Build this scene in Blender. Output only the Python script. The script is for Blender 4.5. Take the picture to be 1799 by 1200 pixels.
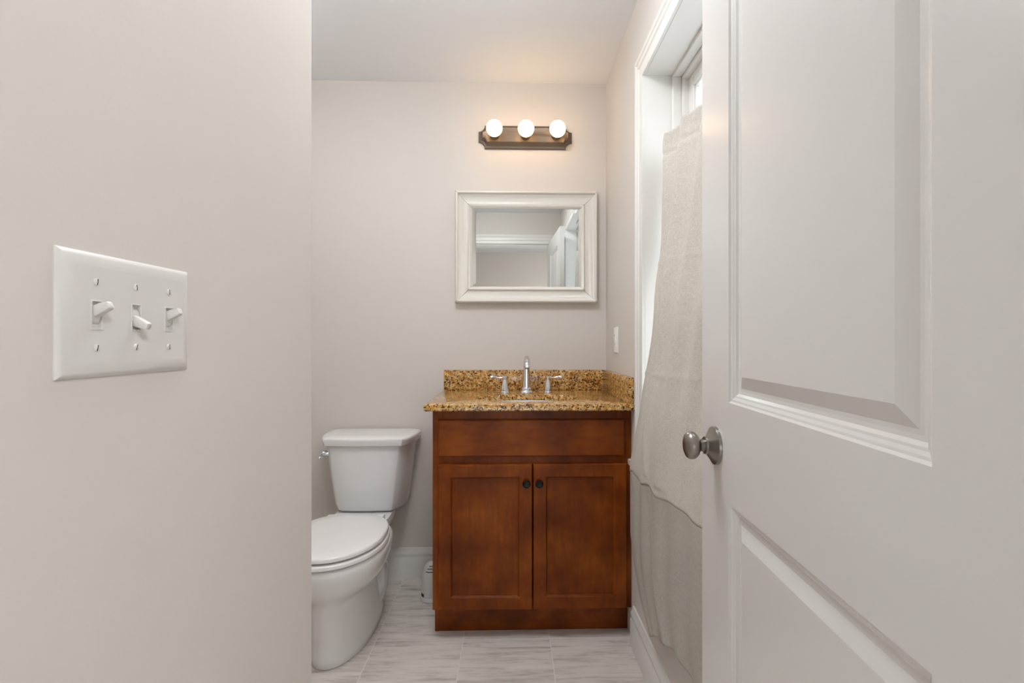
import bpy, bmesh, math, random
from mathutils import Vector, Matrix
random.seed(7)
scene = bpy.context.scene
for o in list(bpy.data.objects): bpy.data.objects.remove(o)
COL = scene.collection
PI = math.pi

# ------------------------------------------------------------------ camera, world, lamps, exposure
cam_data = bpy.data.cameras.new('camera')
cam = bpy.data.objects.new('camera', cam_data); COL.objects.link(cam)
cam.location = (0, 0, 1.15)
cam.rotation_euler = (PI/2, 0, -math.radians(1.4))
cam_data.sensor_width = 36; cam_data.lens = 865/1799*36
cam_data.shift_x = (899.5-918)/1799; cam_data.shift_y = 0
cam_data.clip_start = 0.02
scene.camera = cam

CEILING_POWER = 20.5      # diffuser of the bathroom ceiling light
ALCOVE_POWER = 7.5     # globe over the toilet alcove
HALL_FILL_POWER = 40.0        # unseen hall lamp, added to fill the bathroom through the doorway
BULB_POWER = 5.4         # globe bulbs over the mirror
SKY_POWER = 2.1

w = bpy.data.worlds.new('world'); scene.world = w; w.use_nodes = True
bg = w.node_tree.nodes['Background']
bg.inputs[0].default_value = (0.84, 0.92, 1.0, 1); bg.inputs[1].default_value = SKY_POWER
def portal(name, loc, normal, sy, sz):
    d = bpy.data.lights.new(name, 'AREA'); d.shape = 'RECTANGLE'; d.size = sy; d.size_y = sz
    d.cycles.is_portal = True
    o = bpy.data.objects.new(name, d); COL.objects.link(o); o.location = loc
    o.rotation_euler = Vector(normal).to_track_quat('-Z', 'Z').to_euler()
portal('bathroom_daylight', (0.672, 1.20, 1.39), (-1, 0, 0), 0.95, 1.32)
portal('hall_fill_portal', (0, -2.33, 0.86), (0, 1, 0), 1.80, 1.12)  # sampling portal for the added hall window

vs = scene.view_settings
vs.view_transform = 'Standard'; vs.look = 'None'; vs.gamma = 1; vs.use_curve_mapping = False
vs.exposure = 0.50

# ------------------------------------------------------------------ materials
def lin(c):
    return tuple((v/255/12.92 if v/255 <= 0.04045 else ((v/255+0.055)/1.055)**2.4) for v in c)
def mat(name, rgb, rough=0.5, metal=0.0, spec=0.5, coat=0.0, bump=None):
    m = bpy.data.materials.new(name); m.use_nodes = True
    b = m.node_tree.nodes['Principled BSDF']
    b.inputs['Base Color'].default_value = (*lin(rgb), 1)
    b.inputs['Roughness'].default_value = rough
    b.inputs['Metallic'].default_value = metal
    b.inputs['Specular IOR Level'].default_value = spec
    b.inputs['Coat Weight'].default_value = coat
    b.inputs['Coat Roughness'].default_value = 0.12
    if bump:
        scale, strength, dist = bump
        nt = m.node_tree
        tc = nt.nodes.new('ShaderNodeTexCoord'); n = nt.nodes.new('ShaderNodeTexNoise')
        n.inputs['Scale'].default_value = scale; n.inputs['Detail'].default_value = 2
        bp = nt.nodes.new('ShaderNodeBump'); bp.inputs['Strength'].default_value = strength
        bp.inputs['Distance'].default_value = dist
        nt.links.new(tc.outputs['Object'], n.inputs['Vector'])
        nt.links.new(n.outputs['Fac'], bp.inputs['Height']); nt.links.new(bp.outputs['Normal'], b.inputs['Normal'])
    return m
def ramp(nt, stops):
    r = nt.nodes.new('ShaderNodeValToRGB'); e = r.color_ramp.elements
    while len(e) < len(stops): e.new(0.5)
    for k, (p, c) in enumerate(stops):
        e[k].position = p; e[k].color = (*lin(c), 1)
    return r

WALL = mat('wall_paint', (214, 207, 200), 0.6, spec=0.3, bump=(180, 0.15, 0.0008))
CEIL = mat('ceiling_paint', (243, 245, 249), 0.7, spec=0.2)
TRIM = mat('trim_paint', (228, 225, 220), 0.35)
DOORP = mat('door_paint', (222, 220, 217), 0.24, bump=(320, 0.10, 0.0006))
PLASTIC = mat('white_plastic', (216, 213, 209), 0.35)
OUTLETP = mat('outlet_plastic', (240, 238, 234), 0.35)
SLOT = mat('dark_slot', (45, 42, 40), 0.6)
PORCELAIN = mat('white_porcelain', (236, 235, 234), 0.12, coat=0.4)
SEATP = mat('white_seat_plastic', (238, 236, 234), 0.22)
CHROME = mat('chrome', (222, 224, 228), 0.08, metal=1)
NICKEL = mat('brushed_nickel', (150, 145, 138), 0.30, metal=1)
BLACK = mat('black_bronze', (12, 11, 12), 0.35, spec=0.3)
PEWTER = mat('antique_pewter', (120, 108, 96), 0.42, metal=0.75)
MIRROR = mat('mirror_glass', (226, 229, 227), 0.0, metal=1)
FRAMEP = mat('frame_paint', (226, 222, 213), 0.32)
DUST = mat('frame_joint_glaze', (120, 113, 103), 0.6)

def emit(name, rgb, strength):
    m = bpy.data.materials.new(name); m.use_nodes = True; nt = m.node_tree
    nt.nodes.remove(nt.nodes['Principled BSDF'])
    e = nt.nodes.new('ShaderNodeEmission'); e.inputs[0].default_value = (*rgb, 1); e.inputs[1].default_value = strength
    nt.links.new(e.outputs[0], nt.nodes['Material Output'].inputs[0]); return m
BULB = emit('lit_bulb', (1.0, 0.66, 0.34), BULB_POWER)
DIFF = emit('lit_diffuser', (0.94, 0.97, 1.0), CEILING_POWER)
DIFFA = emit('lit_alcove_diffuser', (0.94, 0.97, 1.0), ALCOVE_POWER)
DIFFH = emit('hall_fill_diffuser', (0.98, 0.985, 1.0), HALL_FILL_POWER)

def granite_mat():
    m = mat('granite', (190, 150, 90), 0.13, spec=0.6); nt = m.node_tree; b = nt.nodes['Principled BSDF']; L = nt.links
    tc = nt.nodes.new('ShaderNodeTexCoord')
    big = nt.nodes.new('ShaderNodeTexNoise'); big.inputs['Scale'].default_value = 62; big.inputs['Detail'].default_value = 6; big.inputs['Roughness'].default_value = 0.7
    L.new(tc.outputs['Object'], big.inputs['Vector'])
    base = ramp(nt, [(0.32, (104, 60, 20)), (0.42, (180, 124, 52)), (0.52, (210, 162, 90)), (0.62, (226, 196, 138)), (0.72, (206, 192, 168))])
    L.new(big.outputs['Fac'], base.inputs['Fac'])
    n2 = nt.nodes.new('ShaderNodeTexNoise'); n2.inputs['Scale'].default_value = 120; n2.inputs['Detail'].default_value = 3; n2.inputs['Distortion'].default_value = 0.8
    L.new(tc.outputs['Object'], n2.inputs['Vector'])
    dk = ramp(nt, [(0.375, (255, 255, 255)), (0.435, (0, 0, 0))])
    L.new(n2.outputs['Fac'], dk.inputs['Fac'])
    mx = nt.nodes.new('ShaderNodeMix'); mx.data_type = 'RGBA'; mx.inputs['B'].default_value = (*lin((48, 28, 16)), 1)
    L.new(dk.outputs['Color'], mx.inputs['Factor']); L.new(base.outputs['Color'], mx.inputs['A'])
    v = nt.nodes.new('ShaderNodeTexVoronoi'); v.inputs['Scale'].default_value = 210
    L.new(tc.outputs['Object'], v.inputs['Vector'])
    sp = nt.nodes.new('ShaderNodeSeparateColor'); L.new(v.outputs['Color'], sp.inputs[0])
    gt = ramp(nt, [(0.80, (0, 0, 0)), (0.83, (255, 255, 255))]); L.new(sp.outputs[0], gt.inputs['Fac'])
    pick = ramp(nt, [(0.0, (30, 22, 20)), (0.35, (74, 30, 18)), (0.6, (110, 60, 26)), (0.86, (176, 160, 140))])
    L.new(sp.outputs[1], pick.inputs['Fac'])
    m2 = nt.nodes.new('ShaderNodeMix'); m2.data_type = 'RGBA'
    L.new(gt.outputs['Color'], m2.inputs['Factor']); L.new(mx.outputs['Result'], m2.inputs['A']); L.new(pick.outputs['Color'], m2.inputs['B'])
    L.new(m2.outputs['Result'], b.inputs['Base Color']); return m
GRANITE = granite_mat()

def wood_mat(name, horizontal=False):
    m = mat(name, (140, 70, 32), 0.36, spec=0.22, coat=0.0); nt = m.node_tree; b = nt.nodes['Principled BSDF']; L = nt.links
    tc = nt.nodes.new('ShaderNodeTexCoord'); mp = nt.nodes.new('ShaderNodeMapping')
    mp.inputs['Scale'].default_value = (1.2, 10, 10) if horizontal else (10, 10, 1.2)
    L.new(tc.outputs['Object'], mp.inputs['Vector'])
    g = nt.nodes.new('ShaderNodeTexNoise'); g.inputs['Scale'].default_value = 9; g.inputs['Detail'].default_value = 8; g.inputs['Roughness'].default_value = 0.6
    L.new(mp.outputs['Vector'], g.inputs['Vector'])
    bl = nt.nodes.new('ShaderNodeTexNoise'); bl.inputs['Scale'].default_value = 7.5; bl.inputs['Detail'].default_value = 3
    L.new(tc.outputs['Object'], bl.inputs['Vector'])
    r1 = ramp(nt, [(0.30, (100, 43, 2)), (0.50, (126, 59, 6)), (0.70, (146, 76, 16))])
    L.new(bl.outputs['Fac'], r1.inputs['Fac'])
    r2 = ramp(nt, [(0.30, (226, 220, 216)), (0.65, (255, 255, 255))])
    L.new(g.outputs['Fac'], r2.inputs['Fac'])
    mx = nt.nodes.new('ShaderNodeMix'); mx.data_type = 'RGBA'; mx.blend_type = 'MULTIPLY'; mx.inputs['Factor'].default_value = 1
    L.new(r1.outputs['Color'], mx.inputs['A']); L.new(r2.outputs['Color'], mx.inputs['B'])
    L.new(mx.outputs['Result'], b.inputs['Base Color']); return m
WOOD = wood_mat('stained_maple'); WOODH = wood_mat('stained_maple_crossgrain', True)

def tile_mat():
    m = mat('floor_tile', (180, 176, 170), 0.40, spec=0.4); nt = m.node_tree; b = nt.nodes['Principled BSDF']; L = nt.links
    tc = nt.nodes.new('ShaderNodeTexCoord'); geo = nt.nodes.new('ShaderNodeNewGeometry')
    sx = nt.nodes.new('ShaderNodeSeparateXYZ'); L.new(geo.outputs['Position'], sx.inputs[0])
    def math_(op, a, bval=None, c=None):
        n = nt.nodes.new('ShaderNodeMath'); n.operation = op
        for k, q in enumerate((a, bval, c)):
            if q is None: continue
            if isinstance(q, (int, float)): n.inputs[k].default_value = q
            else: L.new(q, n.inputs[k])
        return n.outputs[0]
    TW, TL, X0, Y0, G = 0.3345, 0.62, -0.517, 1.905, 0.0017
    u = math_('DIVIDE', math_('SUBTRACT', sx.outputs[0], X0), TW); v = math_('DIVIDE', math_('SUBTRACT', sx.outputs[1], Y0), TL)
    fu = math_('FRACT', u); fv = math_('FRACT', v); iu = math_('FLOOR', u); iv = math_('FLOOR', v)
    du = math_('MULTIPLY', math_('MINIMUM', fu, math_('SUBTRACT', 1, fu)), TW)
    dv = math_('MULTIPLY', math_('MINIMUM', fv, math_('SUBTRACT', 1, fv)), TL)
    grout = math_('LESS_THAN', math_('MINIMUM', du, dv), G)
    # striated stone: strokes along x, each tile shifted
    cx = nt.nodes.new('ShaderNodeCombineXYZ')
    L.new(math_('ADD', math_('MULTIPLY', sx.outputs[0], 2.2), math_('MULTIPLY', iu, 7.3)), cx.inputs[0])
    L.new(math_('ADD', math_('MULTIPLY', sx.outputs[1], 18), math_('MULTIPLY', iu, 3.1)), cx.inputs[1])
    L.new(math_('MULTIPLY', iv, 5.7), cx.inputs[2])
    n = nt.nodes.new('ShaderNodeTexNoise'); n.inputs['Scale'].default_value = 2.0; n.inputs['Detail'].default_value = 7; n.inputs['Roughness'].default_value = 0.68
    n.inputs['Distortion'].default_value = 0.35
    L.new(cx.outputs[0], n.inputs['Vector'])
    r = ramp(nt, [(0.27, (142, 133, 124)), (0.38, (194, 186, 177)), (0.50, (220, 213, 204)), (0.70, (232, 226, 218))])
    L.new(n.outputs['Fac'], r.inputs['Fac'])
    mx = nt.nodes.new('ShaderNodeMix'); mx.data_type = 'RGBA'; mx.inputs['B'].default_value = (*lin((230, 227, 221)), 1)
    L.new(grout, mx.inputs['Factor']); L.new(r.outputs['Color'], mx.inputs['A']); L.new(mx.outputs['Result'], b.inputs['Base Color'])
    bp = nt.nodes.new('ShaderNodeBump'); bp.inputs['Strength'].default_value = 0.4; bp.inputs['Distance'].default_value = 0.001
    L.new(math_('SUBTRACT', 1, grout), bp.inputs['Height']); L.new(bp.outputs['Normal'], b.inputs['Normal'])
    return m
TILE = tile_mat()

def linen(name, rgb, trans):
    m = bpy.data.materials.new(name); m.use_nodes = True; nt = m.node_tree; b = nt.nodes['Principled BSDF']; L = nt.links
    b.inputs['Roughness'].default_value = 0.9; b.inputs['Specular IOR Level'].default_value = 0.1
    tc = nt.nodes.new('ShaderNodeTexCoord'); hs = []
    for sc in ((1, 150, 800), (1, 800, 150)):
        mp = nt.nodes.new('ShaderNodeMapping'); mp.inputs['Scale'].default_value = sc
        L.new(tc.outputs['Object'], mp.inputs['Vector'])
        n = nt.nodes.new('ShaderNodeTexNoise'); n.inputs['Scale'].default_value = 1.0; n.inputs['Detail'].default_value = 3
        L.new(mp.outputs['Vector'], n.inputs['Vector']); hs.append(n)
    ad = nt.nodes.new('ShaderNodeMath'); ad.operation = 'ADD'
    L.new(hs[0].outputs['Fac'], ad.inputs[0]); L.new(hs[1].outputs['Fac'], ad.inputs[1])
    hf = nt.nodes.new('ShaderNodeMath'); hf.operation = 'MULTIPLY'; hf.inputs[1].default_value = 0.5
    L.new(ad.outputs[0], hf.inputs[0])
    dk = tuple(int(v*0.925) for v in rgb); lt = tuple(min(255, int(v*1.05)) for v in rgb)
    r = ramp(nt, [(0.36, dk), (0.64, lt)]); L.new(hf.outputs[0], r.inputs['Fac'])
    L.new(r.outputs['Color'], b.inputs['Base Color'])
    bp = nt.nodes.new('ShaderNodeBump'); bp.inputs['Strength'].default_value = 0.12; bp.inputs['Distance'].default_value = 0.0006
    L.new(hf.outputs[0], bp.inputs['Height']); L.new(bp.outputs['Normal'], b.inputs['Normal'])
    t = nt.nodes.new('ShaderNodeBsdfTranslucent'); L.new(r.outputs['Color'], t.inputs[0])
    mx = nt.nodes.new('ShaderNodeMixShader'); mx.inputs[0].default_value = trans
    L.new(b.outputs[0], mx.inputs[1]); L.new(t.outputs[0], mx.inputs[2])
    L.new(mx.outputs[0], nt.nodes['Material Output'].inputs[0]); return m
LINEN = linen('pale_linen', (209, 203, 193), 0.09)
LINEND = linen('grey_linen', (187, 181, 171), 0.05)

def pane_mat():
    m = bpy.data.materials.new('window_glass'); m.use_nodes = True; nt = m.node_tree; L = nt.links
    nt.nodes.remove(nt.nodes['Principled BSDF'])
    tr = nt.nodes.new('ShaderNodeBsdfTransparent'); gl = nt.nodes.new('ShaderNodeBsdfGlossy'); gl.inputs['Roughness'].default_value = 0.0
    lw = nt.nodes.new('ShaderNodeLayerWeight'); lw.inputs[0].default_value = 0.5
    pw = nt.nodes.new('ShaderNodeMath'); pw.operation = 'POWER'; pw.inputs[1].default_value = 5; L.new(lw.outputs['Facing'], pw.inputs[0])
    fr = nt.nodes.new('ShaderNodeMath'); fr.operation = 'MULTIPLY_ADD'; fr.inputs[1].default_value = 0.96; fr.inputs[2].default_value = 0.04; L.new(pw.outputs[0], fr.inputs[0])
    mx = nt.nodes.new('ShaderNodeMixShader'); L.new(fr.outputs[0], mx.inputs[0]); L.new(tr.outputs[0], mx.inputs[1]); L.new(gl.outputs[0], mx.inputs[2])
    L.new(mx.outputs[0], nt.nodes['Material Output'].inputs[0]); return m
PANE = pane_mat()

# ------------------------------------------------------------------ mesh helpers
class MB:
    def __init__(self): self.bm = bmesh.new()
    def box(self, x0, x1, y0, y1, z0, z1, bevel=0.0, seg=2):
        vs_ = [self.bm.verts.new((x, y, z)) for x in (x0, x1) for y in (y0, y1) for z in (z0, z1)]
        fs = [self.bm.faces.new([vs_[i] for i in f]) for f in ((0,1,3,2),(4,6,7,5),(0,4,5,1),(2,3,7,6),(0,2,6,4),(1,5,7,3))]
        if bevel:
            es = list({e for f in fs for e in f.edges})
            bmesh.ops.bevel(self.bm, geom=es, offset=bevel, segments=seg, affect='EDGES', profile=0.5)
        return self
    def prism(self, pts, axis, a, b):
        """extrude a 2-D outline along an axis: 'x' pts=(y,z), 'y' pts=(x,z), 'z' pts=(x,y)"""
        def P(p, t): return {'x': (t, p[0], p[1]), 'y': (p[0], t, p[1]), 'z': (p[0], p[1], t)}[axis]
        A = [self.bm.verts.new(P(p, a)) for p in pts]; B = [self.bm.verts.new(P(p, b)) for p in pts]
        n = len(pts)
        for i in range(n): self.bm.faces.new((A[i], A[(i+1) % n], B[(i+1) % n], B[i]))
        self.bm.faces.new(A); self.bm.faces.new(B[::-1]); return self
    def loft(self, rings, cap0=True, cap1=True, closed=True):
        R = [[self.bm.verts.new(p) for p in r] for r in rings]; n = len(R[0])
        for k in range(len(R)-1):
            for i in range(n if closed else n-1):
                j = (i+1) % n
                self.bm.faces.new((R[k][i], R[k][j], R[k+1][j], R[k+1][i]))
        if cap0: self.bm.faces.new(R[0][::-1])
        if cap1: self.bm.faces.new(R[-1])
        return self
    def lathe(self, prof, M=None, n=32, sx=1, sy=1):
        """prof = [(radius, height)], revolved about local z, then moved by matrix M"""
        M = M or Matrix()
        rings = [[M @ Vector((max(r, 1e-4)*sx*math.cos(2*PI*i/n), max(r, 1e-4)*sy*math.sin(2*PI*i/n), h)) for i in range(n)] for r, h in prof]
        return self.loft(rings)
    def tube(self, path, radii, n=16):
        path = [Vector(p) for p in path]; rings = []
        if not isinstance(radii, (list, tuple)): radii = [radii]*len(path)
        t0 = (path[1]-path[0]).normalized()
        up = Vector((0, 0, 1)) if abs(t0.z) < 0.9 else Vector((0, 1, 0))
        a = t0.cross(up).normalized()
        for k, p in enumerate(path):
            t = (path[min(k+1, len(path)-1)] - path[max(k-1, 0)]).normalized()
            a = (a - t*a.dot(t)).normalized(); b = t.cross(a)
            rings.append([p + (a*math.cos(2*PI*i/n)+b*math.sin(2*PI*i/n))*radii[k] for i in range(n)])
        return self.loft(rings)
    def build(self, name, m, parent=None, smooth=35, bevel=0.0, subsurf=0):
        bmesh.ops.recalc_face_normals(self.bm, faces=self.bm.faces)
        me = bpy.data.meshes.new(name); self.bm.to_mesh(me); self.bm.free()
        me.materials.append(m)
        if smooth:
            for p in me.polygons: p.use_smooth = True
            me.set_sharp_from_angle(angle=math.radians(smooth))
        o = bpy.data.objects.new(name, me); COL.objects.link(o)
        if parent is not None:
            o.parent = parent
            o.matrix_parent_inverse = Matrix.Translation(parent_world(parent)).inverted()
        if bevel:
            md = o.modifiers.new('edge', 'BEVEL'); md.width = bevel; md.segments = 2; md.limit_method = 'ANGLE'
        if subsurf:
            md = o.modifiers.new('smooth', 'SUBSURF'); md.levels = subsurf; md.render_levels = subsurf
        return o
def parent_world(o):
    return Vector(o.location) if o.type == 'EMPTY' else Vector((0, 0, 0))
def tag(o, label, cat, group=None, kind=None):
    o['label'] = label
    if cat: o['category'] = cat
    if group: o['group'] = group
    if kind: o['kind'] = kind
    return o
def thing(name, label, cat, loc, group=None, kind=None):
    o = bpy.data.objects.new(name, None); COL.objects.link(o); o.location = loc
    o.empty_display_size = 0.05
    return tag(o, label, cat, group, kind)
def struct(name, mb, m, label, cat, bevel=0.0, smooth=35):
    return tag(mb.build(name, m, bevel=bevel, smooth=smooth), label, cat, kind='structure')
def catmull(pts, n=8):
    out = []; P = [Vector(p) for p in pts]
    for i in range(len(P)-1):
        a, b, c, d = P[max(i-1, 0)], P[i], P[i+1], P[min(i+2, len(P)-1)]
        for k in range(n):
            t = k/n
            out.append(0.5*((2*b)+(c-a)*t+(2*a-5*b+4*c-d)*t*t+(3*b-a-3*c+d)*t**3))
    out.append(P[-1]); return out
def loops_rect(mb, rect, offs, put, fill=True):
    """nested rectangular loops: rect=(u0,u1,v0,v1); offs=[(inset, depth)]; put(u,v,depth)->point"""
    rings = []
    for ins, dep in offs:
        u0, u1, v0, v1 = rect[0]+ins, rect[1]-ins, rect[2]+ins, rect[3]-ins
        rings.append([put(u0, v0, dep), put(u1, v0, dep), put(u1, v1, dep), put(u0, v1, dep)])
    mb.loft(rings, cap0=False, cap1=fill)

# ------------------------------------------------------------------ the setting
CZ = 2.417; YB = 2.412; XR = 0.470; DW = 0.245     # ceiling, back wall, right wall, face of the door wall
struct('floor', MB().box(-1.40, 0.665, -2.30, 2.55, -0.06, 0), TILE, 'grey striated tile floor', 'floor')
struct('ceiling', MB().box(-1.40, 0.665, -2.30, 2.55, CZ, CZ+0.06), CEIL, 'white ceiling', 'ceiling')
struct('ceiling_hall', MB().box(0.665, 1.40, -2.30, 0.245, CZ, CZ+0.06), CEIL, 'white ceiling of the hall', 'ceiling')
struct('wall_back', MB().box(-1.40, 0.665, YB, YB+0.12, 0, CZ), WALL, 'pale greige wall behind the toilet and vanity', 'wall')
WY0, WY1, WZ0, WZ1 = 0.70, 1.712, 0.700, 2.087       # window recess in the right wall
mb = MB(); XW = 0.665
mb.box(XR, XW, 0.13, WY0, 0, CZ); mb.box(XR, XW, WY1, YB, 0, CZ)
mb.box(XR, XW, WY0, WY1, 0, WZ0); mb.box(XR, XW, WY0, WY1, WZ1, CZ)
struct('wall_right', mb, WALL, 'pale greige wall around the deep window recess', 'wall')
mb = MB().prism([(-0.3905, DW), (-0.3740, 0.935), (-0.3790, 0.940), (-1.28, 0.940), (-1.28, DW)], 'z', 0, CZ)
struct('wall_left', mb, WALL, 'greige wall carrying the triple light switch', 'wall')
struct('wall_alcove', MB().box(-1.40, -1.28, DW, YB, 0, CZ), WALL, 'greige wall at the far side of the toilet alcove', 'wall')
mb = MB(); JX = 0.362
mb.box(-1.40, -0.3905, 0.130, DW, 0, CZ); mb.box(JX, XR, 0.130, DW, 0, CZ); mb.box(-0.3905, JX, 0.130, DW, 2.055, CZ)
struct('wall_front', mb, WALL, 'greige wall with the doorway, seen in the mirror', 'wall')
HW = (-0.90, 0.90, 0.30, 1.42)          # window added as frontal fill in the hall behind the camera, x and z range
mb = MB(); mb.box(-1.40, HW[0], -2.32, -2.20, 0, CZ); mb.box(HW[1], 1.40, -2.32, -2.20, 0, CZ)
mb.box(HW[0], HW[1], -2.32, -2.20, 0, HW[2]); mb.box(HW[0], HW[1], -2.32, -2.20, HW[3], CZ)
struct('wall_hall', mb, WALL, 'greige hall wall seen in the mirror through the doorway', 'wall')
struct('wall_hall_left', MB().box(-1.52, -1.40, -2.32, 0.13, 0, CZ), WALL, 'left hall wall outside the doorway', 'wall')
struct('wall_hall_right', MB().box(1.40, 1.52, -2.32, 0.13, 0, CZ), WALL, 'right hall wall outside the doorway', 'wall')
mb = MB().box(XR, 1.40, 0.13, 0.245, 0, CZ)
struct('wall_hall_end', mb, WALL, 'hall wall right of the doorway', 'wall')
struct('floor_hall', MB().box(0.665, 1.40, -2.30, 0.13, -0.06, 0), TILE, 'grey tile floor of the hall', 'floor')

BASE_PROF = [(0, 0), (0.016, 0), (0.016, 0.098), (0.0125, 0.103), (0.0125, 0.110), (0.0145, 0.116), (0.0135, 0.124), (0.008, 0.132), (0.006, 0.145), (0, 0.147)]
mb = MB().prism([(YB-d, z) for d, z in BASE_PROF], 'x', -1.28, -0.30)
struct('baseboard_back', mb, TRIM, 'white moulded baseboard on the back wall between toilet and vanity', 'baseboard')
mb = MB().prism([(XR-d, z) for d, z in BASE_PROF], 'y', 0.35, 1.86)
struct('baseboard_right', mb, TRIM, 'white moulded baseboard running along the window wall', 'baseboard')
# door trim on the bathroom face and the jamb lining
CAS = [(0, 0), (0, 0.010), (0.006, 0.014), (0.030, 0.011), (0.036, 0.015), (0.060, 0.014), (0.066, 0.018), (0.084, 0.018), (0.088, 0.014), (0.088, 0)]
mb = MB().prism([(DW+d, 2.050+w_) for w_, d in CAS], 'x', -0.386, JX+0.088)
mb.prism([(JX+w_, DW+d) for w_, d in CAS], 'z', 0, 2.050)
struct('trim_1', mb, TRIM, 'white door casing over and beside the doorway, seen in the mirror', 'door casing')
mb = MB().box(JX-0.014, JX, 0.130, DW, 0, 2.055); mb.box(-0.390, JX-0.014, 0.130, DW, 2.041, 2.055)
struct('trim_2', mb, TRIM, 'white jamb lining of the doorway', 'door jamb')

# window: recess lining, casing, stool, frame, sashes and panes
win = thing('window_1', 'white framed window deep in the recess behind the curtain', 'window', (0.60, 1.20, WZ0), kind='structure')
LT = 0.010
mb = MB()
mb.box(XR-0.002, 0.575, WY1-LT, WY1, WZ0, WZ1); mb.box(XR-0.002, 0.575, WY0, WY0+LT, WZ0, WZ1); mb.box(XR-0.002, 0.575, WY0+LT, WY1-LT, WZ1-LT, WZ1)
mb.build('jamb_lining', TRIM, win)
# casing: mitred three-sided profile swept round the opening
CAS2 = [(-0.006, 0.0), (-0.006, 0.012), (0.002, 0.015), (0.010, 0.012), (0.040, 0.012), (0.046, 0.016), (0.064, 0.015), (0.070, 0.019), (0.086, 0.019), (0.090, 0.015), (0.090, 0.0)]
mb = MB()
def cas_ring(side):
    out = []
    for w_, d in CAS2:
        w_ = w_*0.84
        y = {'a': WY1-LT+w_+0.006, 'b': WY1-LT+w_+0.006, 'c': WY0+LT-w_-0.006, 'd': WY0+LT-w_-0.006}[side]
        z = WZ0 if side in 'ad' else WZ1-LT+w_+0.006
        out.append((XR-d, y, z))
    return out
mb.loft([cas_ring(s) for s in 'abcd'])
mb.build('casing', TRIM, win)
mb = MB().box(0.433, 0.585, WY0-0.10, WY1+0.10, WZ0-0.004, WZ0+0.018, 0.004)
mb.build('window_sill', TRIM, win)
def ring_yz(mb, y0, y1, z0, z1, wd, x0, x1):
    mb.box(x0, x1, y0, y0+wd, z0, z1); mb.box(x0, x1, y1-wd, y1, z0, z1)
    mb.box(x0, x1, y0+wd, y1-wd, z0, z0+wd); mb.box(x0, x1, y0+wd, y1-wd, z1-wd, z1)
a0, a1, b0, b1 = WY0, WY1, WZ0+0.018, WZ1
mb = MB(); ring_yz(mb, a0, a1, b0, b1, 0.022, 0.562, 0.592); mb.build('window_frame', TRIM, win, bevel=0.002)
mb = MB(); ring_yz(mb, a0, a1, b0, b1, 0.036, 0.592, 0.645); mb.build('track_frame', TRIM, win, bevel=0.002)
xx = 0.612
mb = MB(); ring_yz(mb, a0+0.036, a1-0.036, b0+0.036, b1-0.036, 0.042, xx, xx+0.026)
ring_yz(mb, a0+0.074, a1-0.074, b0+0.074, b1-0.074, 0.010, xx+0.006, xx+0.020)
sash = mb.build('sash', TRIM, win, bevel=0.002)
MB().box(xx+0.011, xx+0.014, a0+0.080, a1-0.080, b0+0.080, b1-0.080).build('pane', PANE, sash, smooth=0)

hw = thing('fill_window', 'wide hall window added out of view as fill light', 'window', (0, -2.26, HW[2]), kind='structure')
mb = MB()
for xa, xb, za, zb in ((HW[0], HW[0]+0.05, HW[2], HW[3]), (HW[1]-0.05, HW[1], HW[2], HW[3]), (-0.03, 0.03, HW[2], HW[3]), (HW[0]+0.05, HW[1]-0.05, HW[2], HW[2]+0.05), (HW[0]+0.05, HW[1]-0.05, HW[3]-0.05, HW[3])):
    mb.box(xa, xb, -2.28, -2.24, za, zb)
mb.build('sash', TRIM, hw)
for xa, xb in ((HW[0]+0.05, -0.03), (0.03, HW[1]-0.05)):
    MB().box(xa, xb, -2.262, -2.258, HW[2]+0.05, HW[3]-0.05).build('pane', PANE, hw, smooth=0)

# door, swung open along the right: latch edge far, hinge edge near the camera
DL = Vector((0.385, 0.980, 0)); DH = Vector((0.3485, 0.272, 0))
uD = (DH-DL).normalized(); DWID = (DH-DL).length; nD = Vector((-uD.y, uD.x, 0)).normalized()
if nD.x < 0: nD = -nD                    # away from the room face
def dpt(u, z, v): return DL + uD*u + nD*v + Vector((0, 0, z))
DT, DZ0, DZ1 = 0.035, 0.012, 2.050
ST = 0.135; UP = (ST, DWID-ST, 1.0440, 1.925); LO = (ST, DWID-ST, 0.255, 0.869)
mb = MB()
def dbox(u0, u1, z0, z1):
    vs_ = [mb.bm.verts.new(dpt(u, z, v)) for u in (u0, u1) for v in (0, DT) for z in (z0, z1)]
    for f in ((0,1,3,2),(4,6,7,5),(0,4,5,1),(2,3,7,6),(0,2,6,4),(1,5,7,3)): mb.bm.faces.new([vs_[i] for i in f])
dbox(0, ST, DZ0, DZ1); dbox(DWID-ST, DWID, DZ0, DZ1)
dbox(ST, DWID-ST, DZ0, LO[2]); dbox(ST, DWID-ST, LO[3], UP[2]); dbox(ST, DWID-ST, UP[3], DZ1)
door = tag(mb.build('door_1', DOORP), 'white two panel door standing open at the right', 'door', kind='structure')
PO = [(0, 0), (0.003, 0.0035), (0.006, 0.0042), (0.010, 0.0065), (0.013, 0.0072), (0.017, 0.0105), (0.022, 0.0112), (0.027, 0.0108), (0.046, 0.0035), (0.0475, 0.0030)]
for r in (UP, LO):
    mb = MB()
    loops_rect(mb, r, PO, lambda u, v, d: dpt(u, v, d))
    loops_rect(mb, r, PO, lambda u, v, d: dpt(u, v, DT-d))
    mb.build('door_panel', DOORP, door, smooth=12)
kc = dpt(0.074, 0.957, 0)
KM = Matrix.Translation(kc) @ (-nD).to_track_quat('Z', 'Y').to_matrix().to_4x4()
KM2 = Matrix.Translation(dpt(0.074, 0.957, DT)) @ nD.to_track_quat('Z', 'Y').to_matrix().to_4x4()
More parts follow.
